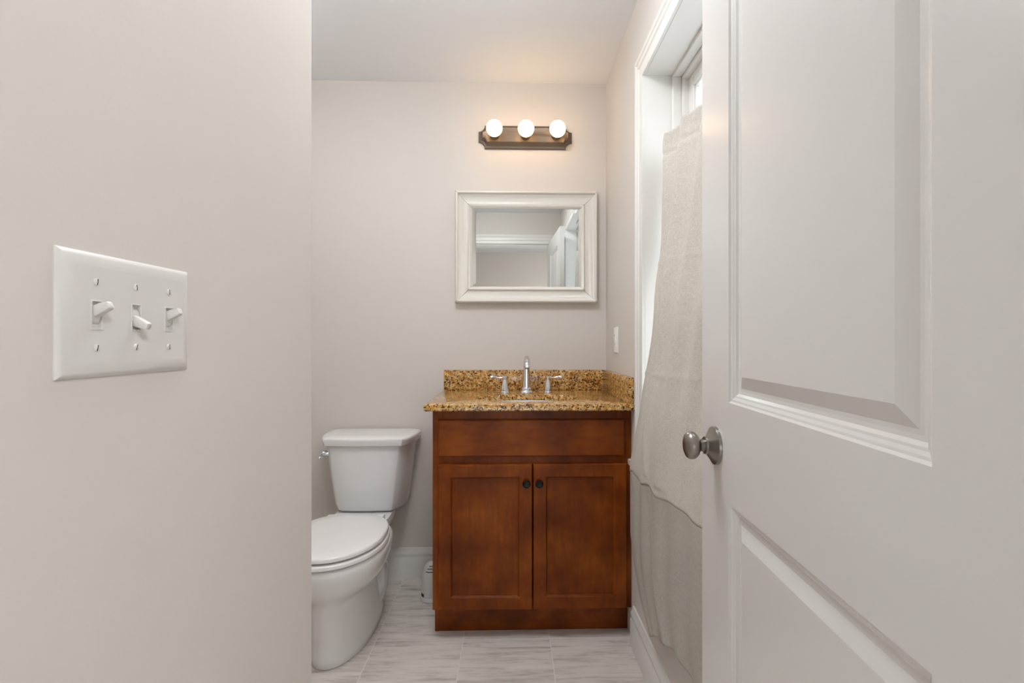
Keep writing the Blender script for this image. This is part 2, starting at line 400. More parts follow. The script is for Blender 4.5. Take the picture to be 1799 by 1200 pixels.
ROSE = [(0.0355, -0.004), (0.0355, 0.003), (0.0345, 0.0055), (0.031, 0.007), (0.0175, 0.0165), (0.0160, 0.0175), (0.0160, 0.021), (0.0120, 0.0215)]
KNOB = [(0.0118, 0.019), (0.0112, 0.029), (0.0125, 0.0310), (0.0195, 0.0340), (0.0243, 0.0390), (0.0258, 0.0445), (0.0250, 0.0495), (0.0215, 0.0540), (0.0145, 0.0570), (0.0070, 0.0582), (0.0005, 0.0585)]
for M_ in (KM, KM2):
    k = MB().lathe(KNOB, M_, 40).build('door_knob', NICKEL, door, smooth=50)
    MB().lathe(ROSE, M_, 48).build('rosette', NICKEL, k, smooth=25)
mb = MB()
q = [dpt(-0.0006, 0.935, 0.006), dpt(-0.0006, 0.935, 0.029), dpt(-0.0006, 0.992, 0.029), dpt(-0.0006, 0.992, 0.006)]
q2 = [dpt(0.001, 0.935, 0.006), dpt(0.001, 0.935, 0.029), dpt(0.001, 0.992, 0.029), dpt(0.001, 0.992, 0.006)]
mb.loft([q, q2]); mb.build('latch_plate', NICKEL, door)

# ------------------------------------------------------------------ vanity cabinet
X0, X1, YF = -0.300, 0.4695, 1.905
van = thing('vanity_cabinet', 'reddish brown wooden vanity cabinet with two doors under the granite top', 'cabinet', (0.085, 2.15, 0))
mb = MB(); ZB, ZT = 0.115, 0.8868
mb.prism([(YF+0.018, ZB), (1.962, ZB), (1.962, 0), (YB-0.002, 0), (YB-0.002, ZT), (YF+0.018, ZT)], 'x', X0, X0+0.016); mb.box(X1-0.016, X1, YF+0.018, YB-0.018, ZB, ZT)
mb.box(X0+0.016, X1-0.016, YF+0.02, YB-0.02, ZB, ZB+0.016); mb.box(X0+0.016, X1-0.016, YB-0.0195, YB-0.006, ZB, ZT)
mb.build('carcass', WOOD, van, bevel=0.001)
mb = MB()
mb.box(X0, X0+0.038, YF, YF+0.018, ZB, ZT); mb.box(X1-0.038, X1, YF, YF+0.018, ZB, ZT)
mb.box(X0+0.038, X1-0.038, YF, YF+0.018, ZB, ZB+0.04); mb.box(X0+0.038, X1-0.038, YF, YF+0.018, ZT-0.06, ZT); mb.box(X0+0.038, X1-0.038, YF, YF+0.018, 0.675, 0.72)
mb.build('face_frame', WOOD, van, bevel=0.001)
mb = MB().box(X0+0.0162, X1-0.001, 1.9635, 1.976, 0, ZB)
mb.build('toe_kick', WOODH, van)
mb = MB()
def fbox(x0, x1, z0, z1, ya, yb, bv):   # slab with a small eased front edge
    loops_rect(mb, (x0, x1, z0, z1), [(0, yb), (0, ya+bv), (bv*0.5, ya+bv*0.25), (bv, ya)], lambda u, v, d: (u, d, v))
fbox(-0.277, 0.441, 0.708, 0.8500, YF-0.019, YF-0.0002, 0.006)
mb.build('false_drawer_front', WOODH, van, smooth=20)
def cab_door(x0, x1, z0, z1, kx, kz):
    global mb
    ya = YF-0.020; st = 0.0505
    mb = MB()
    R = (x0, x1, z0, z1)
    loops_rect(mb, R, [(0, YF-0.0002), (0, ya+0.005), (0.002, ya+0.0012), (0.005, ya), (st-0.004, ya), (st-0.001, ya+0.0012), (st+0.003, ya+0.0085), (st+0.0036, ya+0.0125), (st+0.0052, ya+0.0125), (st+0.006, ya+0.0095)], lambda u, v, d: (u, d, v), fill=False)
    d = mb.build('door', WOOD, van, smooth=20)
    i = st+0.006
    mb = MB(); y = ya+0.0095
    vs_ = [mb.bm.verts.new(p) for p in ((x0+i, y, z0+i), (x1-i, y, z0+i), (x1-i, y, z1-i), (x0+i, y, z1-i))]; mb.bm.faces.new(vs_)
    mb.box(x0+i-0.004, x1-i+0.004, y+0.0005, y+0.006, z0+i-0.004, z1-i+0.004)
    mb.build('door_panel', WOOD, d)
    MK = Matrix.Translation((kx, ya, kz)) @ Vector((0, -1, 0)).to_track_quat('Z', 'Y').to_matrix().to_4x4()
    kb = MB().lathe([(0.0085, -0.001), (0.0080, 0.004), (0.0060, 0.008), (0.0065, 0.012), (0.0120, 0.016), (0.0152, 0.0185), (0.0155, 0.021), (0.0140, 0.0240), (0.0100, 0.0255), (0.0090, 0.0250), (0.0005, 0.0262)], MK, 28).build('knob', BLACK, d, smooth=40)
    kb['label'] = 'black round knob'
cab_door(-0.277, 0.0835, 0.1215, 0.679, 0.0605, 0.609)
cab_door(0.0875, 0.4480, 0.1215, 0.679, 0.1095, 0.609)
for z in (0.19, 0.61): pass

# granite top with an oval cut-out
CX0, CX1, CY0, CT, CB = -0.327, XR-0.0005, 1.855, 0.9135, 0.8872
SXc, SYc, SA, SB = 0.0685, 2.076, 0.215, 0.140
ct = thing('countertop', 'tan and brown speckled granite countertop with backsplashes on the vanity', 'countertop', (0.07, 2.13, CB))
mb = MB(); N = 96
def rect_pt(a, x0, x1, y0, y1, cx, cy):
    c, s = math.cos(a), math.sin(a); t = 1e9
    if c > 1e-9: t = min(t, (x1-cx)/c)
    if c < -1e-9: t = min(t, (x0-cx)/c)
    if s > 1e-9: t = min(t, (y1-cy)/s)
    if s < -1e-9: t = min(t, (y0-cy)/s)
    return cx+c*t, cy+s*t
angs = [2*PI*i/N for i in range(N)]
for cxn, cyn in ((CX0, CY0), (CX1, CY0), (CX1, YB-0.001), (CX0, YB-0.001)):   # put vertices on the corners
    a = math.atan2(cyn-SYc, cxn-SXc) % (2*PI); k = min(range(N), key=lambda i: abs(angs[i]-a)); angs[k] = a
def outer(ins, z): return [(*rect_pt(a, CX0+ins, CX1-(ins if ins else 0), CY0+ins, YB-0.001, SXc, SYc), z) for a in angs]
def oval(k, z): return [(SXc+SA*k*math.cos(a), SYc+SB*k*math.sin(a), z) for a in angs]
mb.loft([oval(1, CB), oval(1, CT-0.003), oval(1.008, CT), outer(0.006, CT), outer(0.0018, CT-0.0018), outer(0, CT-0.006), outer(0, CB+0.004), outer(0.004, CB), oval(1.0, CB)], cap0=False, cap1=False)
mb.build('slab', GRANITE, ct, smooth=30)
MB().box(CX0+0.004, CX1-0.001, YB-0.021, YB-0.001, CT+0.0003, 1.0115, 0.0015).build('backsplash', GRANITE, ct)
MB().box(XR-0.021, CX1, 1.862, YB-0.0215, CT+0.0003, 1.0125, 0.0015).build('side_splash', GRANITE, ct)
# white undermount basin
sk = thing('sink_basin', 'white oval sink set under the granite countertop', 'sink', (SXc, SYc, CB-0.14))
mb = MB(); rings = []
for k, z in ((1.04, CB-0.0005), (1.02, CB-0.0005), (1.0, CB-0.006), (0.97, CB-0.05), (0.88, CB-0.095), (0.70, CB-0.125), (0.40, CB-0.138), (0.10, CB-0.141)):
    rings.append([(SXc+SA*k*math.cos(a), SYc+SB*k*math.sin(a), z) for a in angs])
for k, z in ((0.10, CB-0.150), (0.44, CB-0.147), (0.75, CB-0.134), (0.94, CB-0.100), (1.02, CB-0.052), (1.04, CB-0.012)):
    rings.append([(SXc+SA*k*math.cos(a), SYc+SB*k*math.sin(a), z) for a in angs])
rings.append(rings[0]); mb.loft(rings, cap0=False, cap1=False); bmesh.ops.remove_doubles(mb.bm, verts=mb.bm.verts, dist=1e-6)
mb.build('bowl', PORCELAIN, sk, smooth=60)
MB().lathe([(0.020, 0), (0.022, 0.0015), (0.021, 0.003), (0.014, 0.0035), (0.013, 0.001), (0.0005, 0.001)], Matrix.Translation((SXc, SYc, CB-0.1415)), 24).build('drain', CHROME, sk)

# widespread faucet
fa = thing('faucet', 'chrome faucet with two lever handles behind the sink', 'faucet', (0.074, 2.280, CT))
FX, FY = 0.074, 2.280
mb = MB().lathe([(0.0315, 0.0003), (0.0315, 0.003), (0.0300, 0.006), (0.0265, 0.009), (0.0255, 0.013), (0.0260, 0.019), (0.0235, 0.0235), (0.0195, 0.025)], Matrix.Translation((FX, FY, CT)), 40)
mb.build('spout_base', CHROME, fa, smooth=40)
path = catmull([(FX, FY, CT+0.024), (FX, FY, CT+0.06), (FX, FY-0.001, CT+0.10), (FX, FY-0.008, CT+0.137), (FX, FY-0.030, CT+0.158), (FX, FY-0.062, CT+0.158), (FX, FY-0.088, CT+0.144), (FX, FY-0.100, CT+0.127)], 6)
L_ = len(path)
rad = [0.0205+(0.0132-0.0205)*min(1, max(0, (p.z-CT-0.024)/0.115)) if k < L_*0.5 else 0.0132 for k, p in enumerate(path)]
mb = MB().tube(path, rad, 24); mb.build('spout', CHROME, fa, smooth=50)
MA = Matrix.Translation(path[-1]) @ (path[-1]-path[-2]).to_track_quat('Z', 'Y').to_matrix().to_4x4()
MB().lathe([(0.0132, -0.004), (0.0138, -0.002), (0.0138, 0.002), (0.0118, 0.003), (0.0115, 0.009), (0.0085, 0.010), (0.0005, 0.0098)], MA, 28).build('aerator', CHROME, fa)
for sgn in (-1, 1):
    hx = FX+sgn*0.100
    mb = MB().lathe([(0.0215, 0.0003), (0.0215, 0.004), (0.0195, 0.008), (0.0185, 0.011), (0.0195, 0.014), (0.0185, 0.018), (0.0160, 0.032), (0.0125, 0.046), (0.0090, 0.057), (0.0082, 0.061), (0.0095, 0.063), (0.0100, 0.068), (0.0085, 0.074), (0.0040, 0.0768), (0.0005, 0.0772)], Matrix.Translation((hx, FY-0.001, CT)), 32)
    hd = mb.build('handle', CHROME, fa, smooth=40)
    lp = catmull([(hx+sgn*0.004, FY-0.001, CT+0.069), (hx+sgn*0.020, FY-0.001, CT+0.0685), (hx+sgn*0.036, FY-0.001, CT+0.070), (hx+sgn*0.052, FY-0.001, CT+0.072), (hx+sgn*0.063, FY-0.001, CT+0.0705), (hx+sgn*0.067, FY-0.001, CT+0.069)], 5)
    n_ = len(lp); rr = [0.0062-0.0022*math.sin(PI*min(1, k/(n_*0.55)))+(0.0030*math.sin(PI*max(0, (k/n_-0.5)/0.5))) for k in range(n_)]; rr[-1] = 0.002
    MB().tube(lp, rr, 16).build('lever', CHROME, hd, smooth=60)

# ------------------------------------------------------------------ mirror
mi = thing('wall_mirror', 'rectangular mirror in a wide white moulded frame above the vanity', 'mirror', (0.0775, YB, 1.33))
MX0, MX1, MZ0, MZ1 = -0.268, 0.4225, 1.337, 1.8785
MP = [(0.0, 0.000), (0.0, 0.014), (0.002, 0.021), (0.006, 0.0255), (0.011, 0.026), (0.015, 0.023), (0.0165, 0.019), (0.018, 0.0185), (0.024, 0.0155), (0.034, 0.0115), (0.046, 0.0095), (0.058, 0.0105), (0.061, 0.0115), (0.062, 0.0145), (0.066, 0.0165), (0.070, 0.0155), (0.076, 0.0100), (0.080, 0.0080), (0.080, 0.0)]
mb = MB()
loops_rect(mb, (MX0, MX1, MZ0, MZ1), MP, lambda u, v, d: (u, YB-0.0005-d*1.6, v), fill=False)
mb.build('frame', FRAMEP, mi, smooth=40)
# dark glaze in the four mitre joints
for sx_, sz_ in ((0, 0), (1, 0), (1, 1), (0, 1)):
    mb = MB()
    for k in range(1, len(MP)-2):
        pts = []
        for ins, dep in (MP[k], MP[k+1]):
            u = MX0+ins if sx_ == 0 else MX1-ins; v = MZ0+ins if sz_ == 0 else MZ1-ins
            e = 0.00065
            d_ = YB-0.0005-dep*1.6-0.0002
            sgn = 1 if sx_ == sz_ else -1
            pts.append(((u-e, d_, v+e*sgn), (u+e, d_, v-e*sgn)))
        V = [mb.bm.verts.new(p) for p in (pts[0][0], pts[0][1], pts[1][1], pts[1][0])]; mb.bm.faces.new(V)
    mb.build('mitre_joint', DUST, mi, smooth=0)
g = 0.079
GX0, GX1, GZ0, GZ1 = MX0+g, MX1-g, MZ0+g, MZ1-g
mb = MB()
loops_rect(mb, (GX0, GX1, GZ0, GZ1), [(0, 0.0), (0, 0.0052), (0.021, 0.00555)], lambda u, v, d: (u, YB-0.003-d, v))
mb.build('mirror_glass', MIRROR, mi, smooth=0)

# ------------------------------------------------------------------ vanity light
vl = thing('vanity_light', 'three globe bulb vanity light on a pewter bar above the mirror', 'light fixture', (0.072, YB, 2.145))
LX0, LX1, LZ0, LZ1 = -0.1555, 0.3000, 2.090, 2.2020
def plate(ins, nr, depth):
    """bar outline with concave scooped corners"""
    x0, x1, z0, z1 = LX0+ins, LX1-ins, LZ0+ins, LZ1-ins; r = nr; out = []
    for (cx, cz, a0) in ((x0, z0, PI/2), (x1, z0, PI), (x1, z1, 1.5*PI), (x0, z1, 0)):
        for k in range(9):
            a = a0 - k*(PI/2)/8
            out.append((cx+r*math.cos(a), YB-0.0005-depth, cz+r*math.sin(a)))
    return out
mb = MB().loft([plate(0, 0.030, 0), plate(0, 0.030, 0.008), plate(0.002, 0.0295, 0.011), plate(0.010, 0.027, 0.014), plate(0.017, 0.023, 0.028), plate(0.018, 0.0225, 0.035), plate(0.022, 0.021, 0.038), plate(0.026, 0.020, 0.0365)])
mb.build('back_plate', PEWTER, vl, smooth=30)
for bx in (-0.0755, 0.0725, 0.2205):
    MBm = Matrix.Translation((bx, YB-0.038, 2.1455)) @ Vector((0, -1, 0)).to_track_quat('Z', 'Y').to_matrix().to_4x4()
    s = MB().lathe([(0.024, -0.001), (0.0235, 0.008), (0.021, 0.018), (0.0205, 0.037), (0.017, 0.038)], MBm, 32).build('socket', PEWTER, vl)
    prof = [(0.014, 0.032)]
    for k in range(3, 33):
        a = PI*k/32; prof.append((0.0378*math.sin(a), 0.0745-0.0378*math.cos(a)))
    b = MB().lathe(prof, MBm, 32).build('bulb', BULB, s, smooth=60); b['label'] = 'lit white globe bulb'

# ------------------------------------------------------------------ light switch on the left wall
SW = Vector((-0.3905+(0.507-DW)*0.0239, 0.507, 1.1743))
wdir = Vector((0.0165, 0.69, 0)).normalized(); wn = Vector((wdir.y, -wdir.x, 0))
def sp(u, v, d): return SW + wdir*u + Vector((0, 0, v)) + wn*d
ls = thing('light_switch', 'white three gang toggle switch plate on the left wall', 'light switch', SW)
mb = MB(); PW, PH = 0.082, 0.0572
toggles = ((-0.046, 1), (0.0, -1), (0.046, 1))
prof = [(0, 0), (0, 0.0012), (0.0015, 0.0028), (0.005, 0.0046), (0.010, 0.0057), (0.013, 0.0060)]
loops_rect(mb, (-PW, PW, -PH, PH), prof, sp, fill=False)
# flat field with three slots
us = [-PW+0.013]; 
for t, _ in toggles: us += [t-0.0052, t+0.0052]
us.append(PW-0.013); zs = [-PH+0.013, -0.0122, 0.0122, PH-0.013]
for i in range(len(us)-1):
    for j in range(3):
        if i % 2 == 1 and j == 1:
            A = [sp(us[i], zs[1], 0.006), sp(us[i+1], zs[1], 0.006), sp(us[i+1], zs[2], 0.006), sp(us[i], zs[2], 0.006)]
            B = [sp(us[i], zs[1], 0.003), sp(us[i+1], zs[1], 0.003), sp(us[i+1], zs[2], 0.003), sp(us[i], zs[2], 0.003)]
            mb.loft([A, B], cap0=False, cap1=True)
        else:
            V = [mb.bm.verts.new(sp(u, v, 0.006)) for u, v in ((us[i], zs[j]), (us[i+1], zs[j]), (us[i+1], zs[j+1]), (us[i], zs[j+1]))]; mb.bm.faces.new(V)
for t, _ in toggles:
    loops_rect(mb, (t-0.0068, t+0.0068, -0.0138, 0.0138), [(0, 0.0058), (0.0002, 0.0067), (0.0013, 0.0069), (0.0016, 0.0058)], sp, fill=False)
mb.build('cover_plate', PLASTIC, ls, smooth=30)
for t, up in toggles:
    mb = MB()
    ct_, st_ = math.cos(math.radians(24)), math.sin(math.radians(24))*up
    rings = []
    for d, hw, hv in ((0.0, 0.0045, 0.0052), (0.004, 0.0045, 0.0052), (0.010, 0.0041, 0.0046), (0.0155, 0.0037, 0.0040), (0.0172, 0.0032, 0.0033), (0.0178, 0.0022, 0.0020)):
        cv = up*0.0024+d*st_; cd = 0.0030+d*ct_
        r_ = []
        for k in range(12):
            a = 2*PI*k/12; c, s_ = math.cos(a), math.sin(a)
            uu = hw*math.copysign(abs(c)**0.4, c); vv = hv*math.copysign(abs(s_)**0.4, s_)
            r_.append(sp(t+uu, cv+vv*ct_, cd-vv*st_))
        rings.append(r_)
    mb.loft(rings)
    # pivot drum at the foot of the lever
    mb.loft([[sp(t+du, 0.0088*math.cos(2*PI*k/16), 0.0016+0.0046*max(0, math.sin(2*PI*k/16))) for k in range(16)] for du in (-0.0044, 0.0044)])
    mb.build('toggle', PLASTIC, ls, smooth=40)
    for v in (0.0302, -0.0302):
        MS = Matrix.Translation(sp(t, v, 0.0058)) @ wn.to_track_quat('Z', 'Y').to_matrix().to_4x4()
        mb = MB().lathe([(0.0036, 0), (0.0035, 0.0006), (0.0026, 0.0012), (0.0005, 0.0014)], MS, 20)
        sc = mb.build('screw', PLASTIC, ls, smooth=40)
        mb = MB(); a = math.radians(random.uniform(70, 110))
        e1 = wdir*math.cos(a)+Vector((0, 0, math.sin(a))); e2 = wdir*-math.sin(a)+Vector((0, 0, math.cos(a)))
        c = sp(t, v, 0.0058)
        base = [c+e1*(p*0.0027)+e2*(q_*0.0004) for p, q_ in ((-1, -1), (1, -1), (1, 1), (-1, 1))]
        mb.loft([[p+wn*0.0009 for p in base], [p+wn*0.00145 for p in base]]); mb.build('screw_slot', SLOT, sc, smooth=0)

# ------------------------------------------------------------------ outlet on the right wall
ou = thing('wall_outlet', 'white outlet on the right wall above the side splash', 'outlet', (XR, 2.172, 1.157))
def op(u, v, d): return Vector((XR-d, 2.172+u, 1.157+v))
mb = MB(); loops_rect(mb, (-0.035, 0.035, -0.0572, 0.0572), [(0, 0), (0, 0.002), (0.002, 0.0045), (0.006, 0.0058), (0.008, 0.006)], op); mb.build('cover_plate', OUTLETP, ou)
mb = MB(); loops_rect(mb, (-0.0165, 0.0165, -0.0335, 0.0335), [(0, 0.004), (0, 0.0075), (0.001, 0.0082)], op)
rc = mb.build('receptacle', OUTLETP, ou)
for v in (-0.020, 0.020):
    for u in (-0.006, 0.006):
        mb = MB(); loops_rect(mb, (u-0.001, u+0.001, v-0.004, v+0.004), [(0, 0.0078), (0, 0.0084)], op); mb.build('slot', SLOT, rc, smooth=0)
for v in (-0.0045, 0.0045):
    mb = MB(); loops_rect(mb, (-0.007, 0.007, v-0.0032, v+0.0032), [(0, 0.0078), (0, 0.0092), (0.001, 0.0098)], op); mb.build('test_button', OUTLETP, rc)

# ------------------------------------------------------------------ toilet
TX = -0.652
to = thing('toilet', 'white two piece toilet with its lid closed, left of the vanity', 'toilet', (TX, 2.0, 0))
def egg(yf, yb, yc, hw, z, n=56, pf=2.0, pb=2.6, dx=0.0):
    out = []
    for i in range(n):
        a = 2*PI*i/n; c, s_ = math.cos(a), math.sin(a)
        if s_ >= 0:   # back half
            out.append((TX+dx+hw*math.copysign(abs(c)**(2/pb), c), yc+(yb-yc)*abs(s_)**(2/pb), z))
        else:
            out.append((TX+dx+hw*math.copysign(abs(c)**(2/pf), c), yc-(yc-yf)*abs(s_)**(2/pf), z))
    return out
mb = MB()
mb.loft([egg(1.738, 2.235, 1.98, 0.112, 0.0, pb=3), egg(1.734, 2.240, 1.98, 0.116, 0.004, pb=3), egg(1.736, 2.235, 1.98, 0.113, 0.025, pb=3), egg(1.735, 2.20, 1.96, 0.106, 0.08), egg(1.730, 2.17, 1.95, 0.105, 0.15),
         egg(1.724, 2.16, 1.94, 0.107, 0.205), egg(1.716, 2.16, 1.93, 0.113, 0.226), egg(1.703, 2.16, 1.91, 0.126, 0.243), egg(1.688, 2.16, 1.90, 0.142, 0.260), egg(1.671, 2.16, 1.88, 0.159, 0.280), egg(1.656, 2.16, 1.87, 0.173, 0.304),
         egg(1.644, 2.16, 1.87, 0.1825, 0.334), egg(1.638, 2.16, 1.87, 0.1860, 0.360), egg(1.640, 2.16, 1.87, 0.1845, 0.376), egg(1.650, 2.15, 1.87, 0.175, 0.384), egg(1.70, 2.10, 1.88, 0.13, 0.384)])
# deck that carries the tank
mb.loft([egg(2.02, 2.30, 2.16, 0.075, 0.16, pf=3, pb=3), egg(2.02, 2.345, 2.17, 0.090, 0.26, pf=3, pb=3), egg(2.03, 2.365, 2.18, 0.118, 0.33, pf=3, pb=4), egg(2.04, 2.370, 2.18, 0.128, 0.372, pf=3, pb=4), egg(2.045, 2.368, 2.18, 0.124, 0.3865, pf=3, pb=4)])
# trapway bulge on both flanks and the foot flange
for s_ in (-1, 1):
    pth = catmull([(TX+s_*0.060, 1.97, 0.20), (TX+s_*0.072, 2.05, 0.235), (TX+s_*0.080, 2.135, 0.205), (TX+s_*0.084, 2.165, 0.13), (TX+s_*0.082, 2.14, 0.070), (TX+s_*0.074, 2.07, 0.040)], 6)
    mb.tube(pth, [0.020+0.016*math.sin(PI*min(1, 0.15+k/len(pth)*0.8)) for k in range(len(pth))], 20)
bowl = mb.build('bowl', PORCELAIN, to, smooth=60)
for s_ in (-1, 1):
    MC = Matrix.Translation((TX+s_*0.096, 2.065, 0.016))
    MB().lathe([(0.016, 0), (0.016, 0.006), (0.014, 0.014), (0.008, 0.019), (0.0005, 0.0205)], MC, 20).build('bolt_cap', SEATP, to, smooth=60)
def slab(z0, z1, yf, yb, hw, r=0.005, dome=0.0):
    m_ = MB()
    R = [egg(yf+r, yb-r, 1.86, hw-r, z0), egg(yf, yb, 1.86, hw, z0+r*0.6), egg(yf, yb, 1.86, hw, z1-r), egg(yf+r*0.4, yb-r*0.4, 1.86, hw-r*0.4, z1-r*0.35), egg(yf+r*1.3, yb-r*1.3, 1.86, hw-r*1.3, z1)]
    if dome: R += [egg(yf+0.05, yb-0.05, 1.86, hw-0.05, z1+dome*0.7), egg(yf+0.12, yb-0.12, 1.86, hw-0.12, z1+dome)]
    m_.loft(R); return m_
slab(0.3885, 0.4055, 1.634, 2.085, 0.1840).build('seat', SEATP, to, smooth=50)
slab(0.4110, 0.4300, 1.640, 2.080, 0.1800, 0.006, 0.003).build('seat_lid', SEATP, to, smooth=50)
for s_ in (-1, 1):
    mb = MB().box(TX+s_*0.10-0.020, TX+s_*0.10+0.020, 2.070, 2.108, 0.384, 0.4185, 0.006, 3); mb.build('hinge', SEATP, to, smooth=50)
for s_ in (-0.05, 0.05):
    for z0_, z1_ in ((0.4050, 0.4115), (0.383, 0.389)):
        MB().box(TX+s_-0.02, TX+s_+0.02, 1.70, 1.72, z0_, z1_, 0.001).build('bumper', SEATP, to)
def tank_ring(hw, yf, z, n=14, yb=2.392, corner=0.085, dx=0.0):
    """flat back, sides, and a front that is a broad flat with swept corners"""
    pts = []
    rb = 0.015
    for k in range(5):
        a = -k/4*PI/2; pts.append((hw-rb+rb*math.cos(PI/2+a), yb-rb+rb*math.sin(PI/2+a)))
    rx, ry = corner, (yb-yf)*0.72
    for k in range(n+1):
        a = -k/n*PI*0.36; pts.append((hw-rx+rx*math.cos(a), yf+0.004+ry+ry*math.sin(a)/math.sin(PI*0.36)))
    pts.append((hw*0.22, yf)); 
    full = pts + [(-x, y) for x, y in reversed(pts)]
    return [(TX+dx+x, y, z) for x, y in full]
TD = 0.006
mb = MB().loft([tank_ring(0.140, 2.235, 0.3880, dx=TD), tank_ring(0.154, 2.212, 0.392, dx=TD), tank_ring(0.162, 2.202, 0.402, dx=TD), tank_ring(0.167, 2.196, 0.43, dx=TD), tank_ring(0.176, 2.190, 0.50, dx=TD), tank_ring(0.188, 2.186, 0.60, dx=TD), tank_ring(0.197, 2.185, 0.675, dx=TD), tank_ring(0.198, 2.185, 0.6878, dx=TD)])
mb.build('tank', PORCELAIN, to, smooth=45)
lr = dict(corner=0.080, yb=2.398, dx=TD)
mb = MB().loft([tank_ring(0.206, 2.176, 0.6885, **lr), tank_ring(0.2115, 2.170, 0.692, **lr), tank_ring(0.2135, 2.168, 0.702, **lr), tank_ring(0.2165, 2.164, 0.714, **lr), tank_ring(0.2155, 2.165, 0.721, **lr), tank_ring(0.212, 2.170, 0.7255, **lr), tank_ring(0.204, 2.180, 0.728, **lr), tank_ring(0.17, 2.22, 0.7295, **lr)])
mb.build('tank_lid', PORCELAIN, to, smooth=40)
ML = Matrix.Translation((TX-0.160, 2.235, 0.648)) @ Vector((-1, -0.55, 0)).to_track_quat('Z', 'Y').to_matrix().to_4x4()
lv = MB().lathe([(0.014, 0.0), (0.014, 0.030), (0.012, 0.034), (0.009, 0.036), (0.009, 0.044), (0.0005, 0.045)], ML, 24).build('flush_lever', CHROME, to)
p0 = ML @ Vector((0, 0, 0.040))
mb = MB().tube([p0+Vector((-0.002, 0.008, 0)), p0+Vector((0.004, -0.016, -0.004)), p0+Vector((0.010, -0.034, -0.009)), p0+Vector((0.012, -0.040, -0.011))], [0.0062, 0.0068, 0.0075, 0.003], 12)
mb.build('lever_arm', CHROME, lv, smooth=60)

# ------------------------------------------------------------------ white domed container beside the vanity
wc = thing('plastic_container', 'white domed plastic container with dark slots on the floor beside the vanity', 'container', (-0.352, 2.215, 0))
WX, WY = -0.3535, 2.215
mb = MB().lathe([(0.0470, 0.0), (0.0500, 0.004), (0.0505, 0.010), (0.0480, 0.016), (0.0470, 0.019), (0.0460, 0.020)], Matrix.Translation((WX, WY, 0)), 40); mb.build('base', PLASTIC, wc, smooth=40)
PR = [(0.0460, 0.019), (0.0452, 0.060), (0.0440, 0.090), (0.0420, 0.108), (0.0380, 0.128), (0.0310, 0.146), (0.0220, 0.159), (0.0110, 0.167), (0.0005, 0.169)]
MB().lathe(PR, Matrix.Translation((WX, WY, 0)), 40).build('body', PLASTIC, wc, smooth=40)
def prof_r(z):
    for (r0, z0), (r1, z1) in zip(PR, PR[1:]):
        if z0 <= z <= z1: return r0+(r1-r0)*(z-z0)/(z1-z0)
    return 0.01
def patch(a0, a1, z0, z1, nm):
    m_ = MB(); rings = []
    for k in range(9):
        a = math.radians(a0+(a1-a0)*k/8)
        rings.append([(WX+(prof_r(z)+e)*math.cos(a), WY+(prof_r(z)+e)*math.sin(a), z) for z, e in ((z0, -0.002), (z0, 0.0006), (z1, 0.0006), (z1, -0.002))])
    m_.loft(rings); return m_.build(nm, SLOT, wc, smooth=40)
patch(205, 232, 0.022, 0.036, 'foot_slot')
patch(236, 300, 0.131, 0.134, 'vent_slot'); patch(246, 296, 0.143, 0.146, 'vent_slot'); patch(255, 292, 0.153, 0.1555, 'vent_slot')

# ------------------------------------------------------------------ curtain and rod
cu = thing('window_curtain', 'grey linen curtain with a darker bottom band draped over the window sill', 'curtain', (0.46, 1.25, 0.25))
def interp(tab, z):
    if z >= tab[0][0]: return tab[0][1]
    for (z0, v0), (z1, v1) in zip(tab, tab[1:]):
        if z1 <= z <= z0:
            t = (z0-z)/(z0-z1); t = t*t*(3-2*t)*0.35+t*0.65
            return v0+(v1-v0)*t
    return tab[-1][1]
YFAR = [(1.82, 1.640), (1.78, 1.652), (1.50, 1.660), (1.18, 1.655), (0.92, 1.680), (0.80, 1.712), (0.70, 1.738), (0.47, 1.742), (0.40, 1.722), (0.30, 1.650), (0.22, 1.535)]
XMID = [(1.82, 0.5380), (1.50, 0.5170), (1.18, 0.4760), (0.92, 0.4440), (0.80, 0.4320), (0.72, 0.4240), (0.47, 0.4260), (0.22, 0.4370)]
YNEAR = 0.86
def zbot(s): return 0.222+0.118*min(1, s/0.5)
def zband(s): return 0.690+0.045*min(1, s/0.7)+0.010*math.sin(s*26)*(1-s)
def ztop(s): return 1.818-0.012*math.exp(-(s/0.04)**2)+0.004*math.sin(s*40)
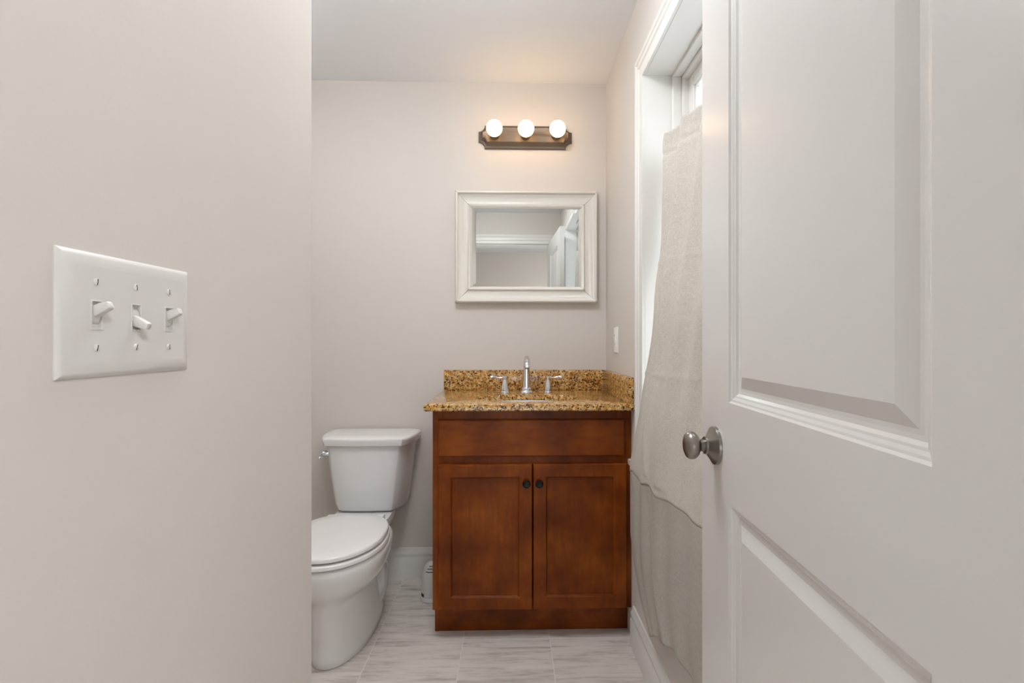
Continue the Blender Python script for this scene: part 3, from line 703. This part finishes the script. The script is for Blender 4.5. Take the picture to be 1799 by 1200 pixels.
def cpt(s, z):
    yf = interp(YFAR, z); y = yf+(YNEAR-yf)*s
    x = interp(XMID, z)
    up = max(0.0, min(1.0, (z-0.75)/1.0)); low = 1-up
    # gathered pleats under the rod that open out lower down
    amp = 0.0150*up**0.8+0.004*low
    edge = min(1.0, s/0.12)
    x += edge*amp*math.sin(2*PI*(s*6.2+0.10+0.25*(1.8-z)))+edge*0.004*math.sin(2*PI*(s*13+0.3*z))*up
    # long diagonal folds
    c = 0.10+0.22*max(0.0, min(1.0, (1.78-z)/0.6))
    tri = s/c if s < c else max(0.0, 1-(s-c)/0.30)
    x -= 0.031*tri*min(1.0, max(0.25, (z-0.6)/0.3))
    for s0, k, a, wd in ((0.42, -0.06, 0.008, 0.035), (0.27, 0.30, 0.006, 0.02)):
        c = s0+k*(0.75-z); x -= a*math.exp(-((s-c)/wd)**2)*min(1, 0.35+low)*(0.4 if z < 0.74 else 1.0)
    # folded-back leading edge at the top
    if s < 0.05: x += 0.010*up*(1-s/0.05)
    # ironed creases
    for zc, sl in ((1.405, -0.05), (1.045, 0.02)):
        x -= 0.0022*math.exp(-((z-zc-sl*s)/0.006)**2)
    # header stitched below the rod pocket
    x += 0.0035*math.exp(-((z-1.748)/0.006)**2)
    if z > 1.70: x = min(x, 0.546)
    if z < 0.76 and z > 0.66: x = min(x, 0.4318)
    if z <= 0.66: x = min(x, 0.452)
    if y > 1.685: x = min(x, 0.4450)
    if y < 1.0 and z < 0.74: x = min(x, 0.431)
    if y < 1.06: x = max(x, 0.4255)
    return Vector((x, y, z))
NS = 150
def sheet(zlo, zhi, rows, name, m):
    mb = MB(); rings = []
    for j in range(rows+1):
        r_ = []
        for i in range(NS+1):
            s = i/NS; t = j/rows; z = zhi(s)+(zlo(s)-zhi(s))*t
            r_.append(cpt(s, z))
        rings.append(r_)
    mb.loft(rings, cap0=False, cap1=False, closed=False)
    o = mb.build(name, m, cu, smooth=80)
    md = o.modifiers.new('cloth', 'SOLIDIFY'); md.thickness = 0.0012; md.offset = 1.0
    return o
sheet(zband, ztop, 170, 'curtain_panel', LINEN)
hb = sheet(zbot, zband, 80, 'hem_band', LINEND); hb['label'] = 'darker grey linen bottom band'
# turned-back return of the leading edge behind the heading
mb = MB(); rings = []
for j in range(61):
    z = 1.752-0.42*j/60; wd = 0.036*(1-j/60)**0.7
    e = cpt(0.0, z); r_ = []
    for i in range(7):
        t = i/6; r_.append(e+Vector((0.004+0.010*math.sin(t*PI), wd*t-0.010, -0.010*t)))
    rings.append(r_)
mb.loft(rings, cap0=False, cap1=False, closed=False)
o = mb.build('side_hem', LINEN, cu, smooth=80); md = o.modifiers.new('cloth', 'SOLIDIFY'); md.thickness = 0.0012
rod = thing('curtain_rod', 'white tension rod holding the grey curtain inside the window recess', 'curtain rod', (0.5555, 1.2, 1.77))
mb = MB().tube([(0.5555, WY0+LT+0.012, 1.772), (0.5555, WY1-LT-0.012, 1.772)], 0.0048, 16); mb.build('tube', TRIM, rod)
for ya, yb_ in ((WY0+LT, WY0+LT+0.012), (WY1-LT-0.012, WY1-LT)):
    MB().tube([(0.5555, ya, 1.772), (0.5555, yb_, 1.772)], 0.0062, 16).build('end_cap', TRIM, rod)

# ------------------------------------------------------------------ ceiling lamps (outside the view; the hall one added as fill)
def ceiling_lamp(x, y, r, m, label):
    t = thing('ceiling_light', label, 'ceiling light', (x, y, CZ))
    M_ = Matrix.Translation((x, y, CZ)) @ Matrix.Rotation(PI, 4, 'X')
    MB().lathe([(r*0.6, 0.0003), (r*0.6, 0.020), (r*0.5, 0.030)], M_, 40).build('base', TRIM, t)
    MB().lathe([(r*0.55, 0.022), (r*0.90, 0.034), (r, 0.055), (r, 0.075), (r*0.92, 0.095), (r*0.6, 0.113), (0.001, 0.120)], M_, 40).build('drum_shade', m, t, smooth=60)
ceiling_lamp(-0.20, 1.22, 0.19, DIFF, 'white drum ceiling light in the middle of the bathroom')
ceiling_lamp(-1.00, 1.60, 0.12, DIFFA, 'white drum ceiling light over the toilet alcove')
ceiling_lamp(0.80, -0.75, 0.19, DIFFH, 'white drum fill light added in the hall outside the doorway')
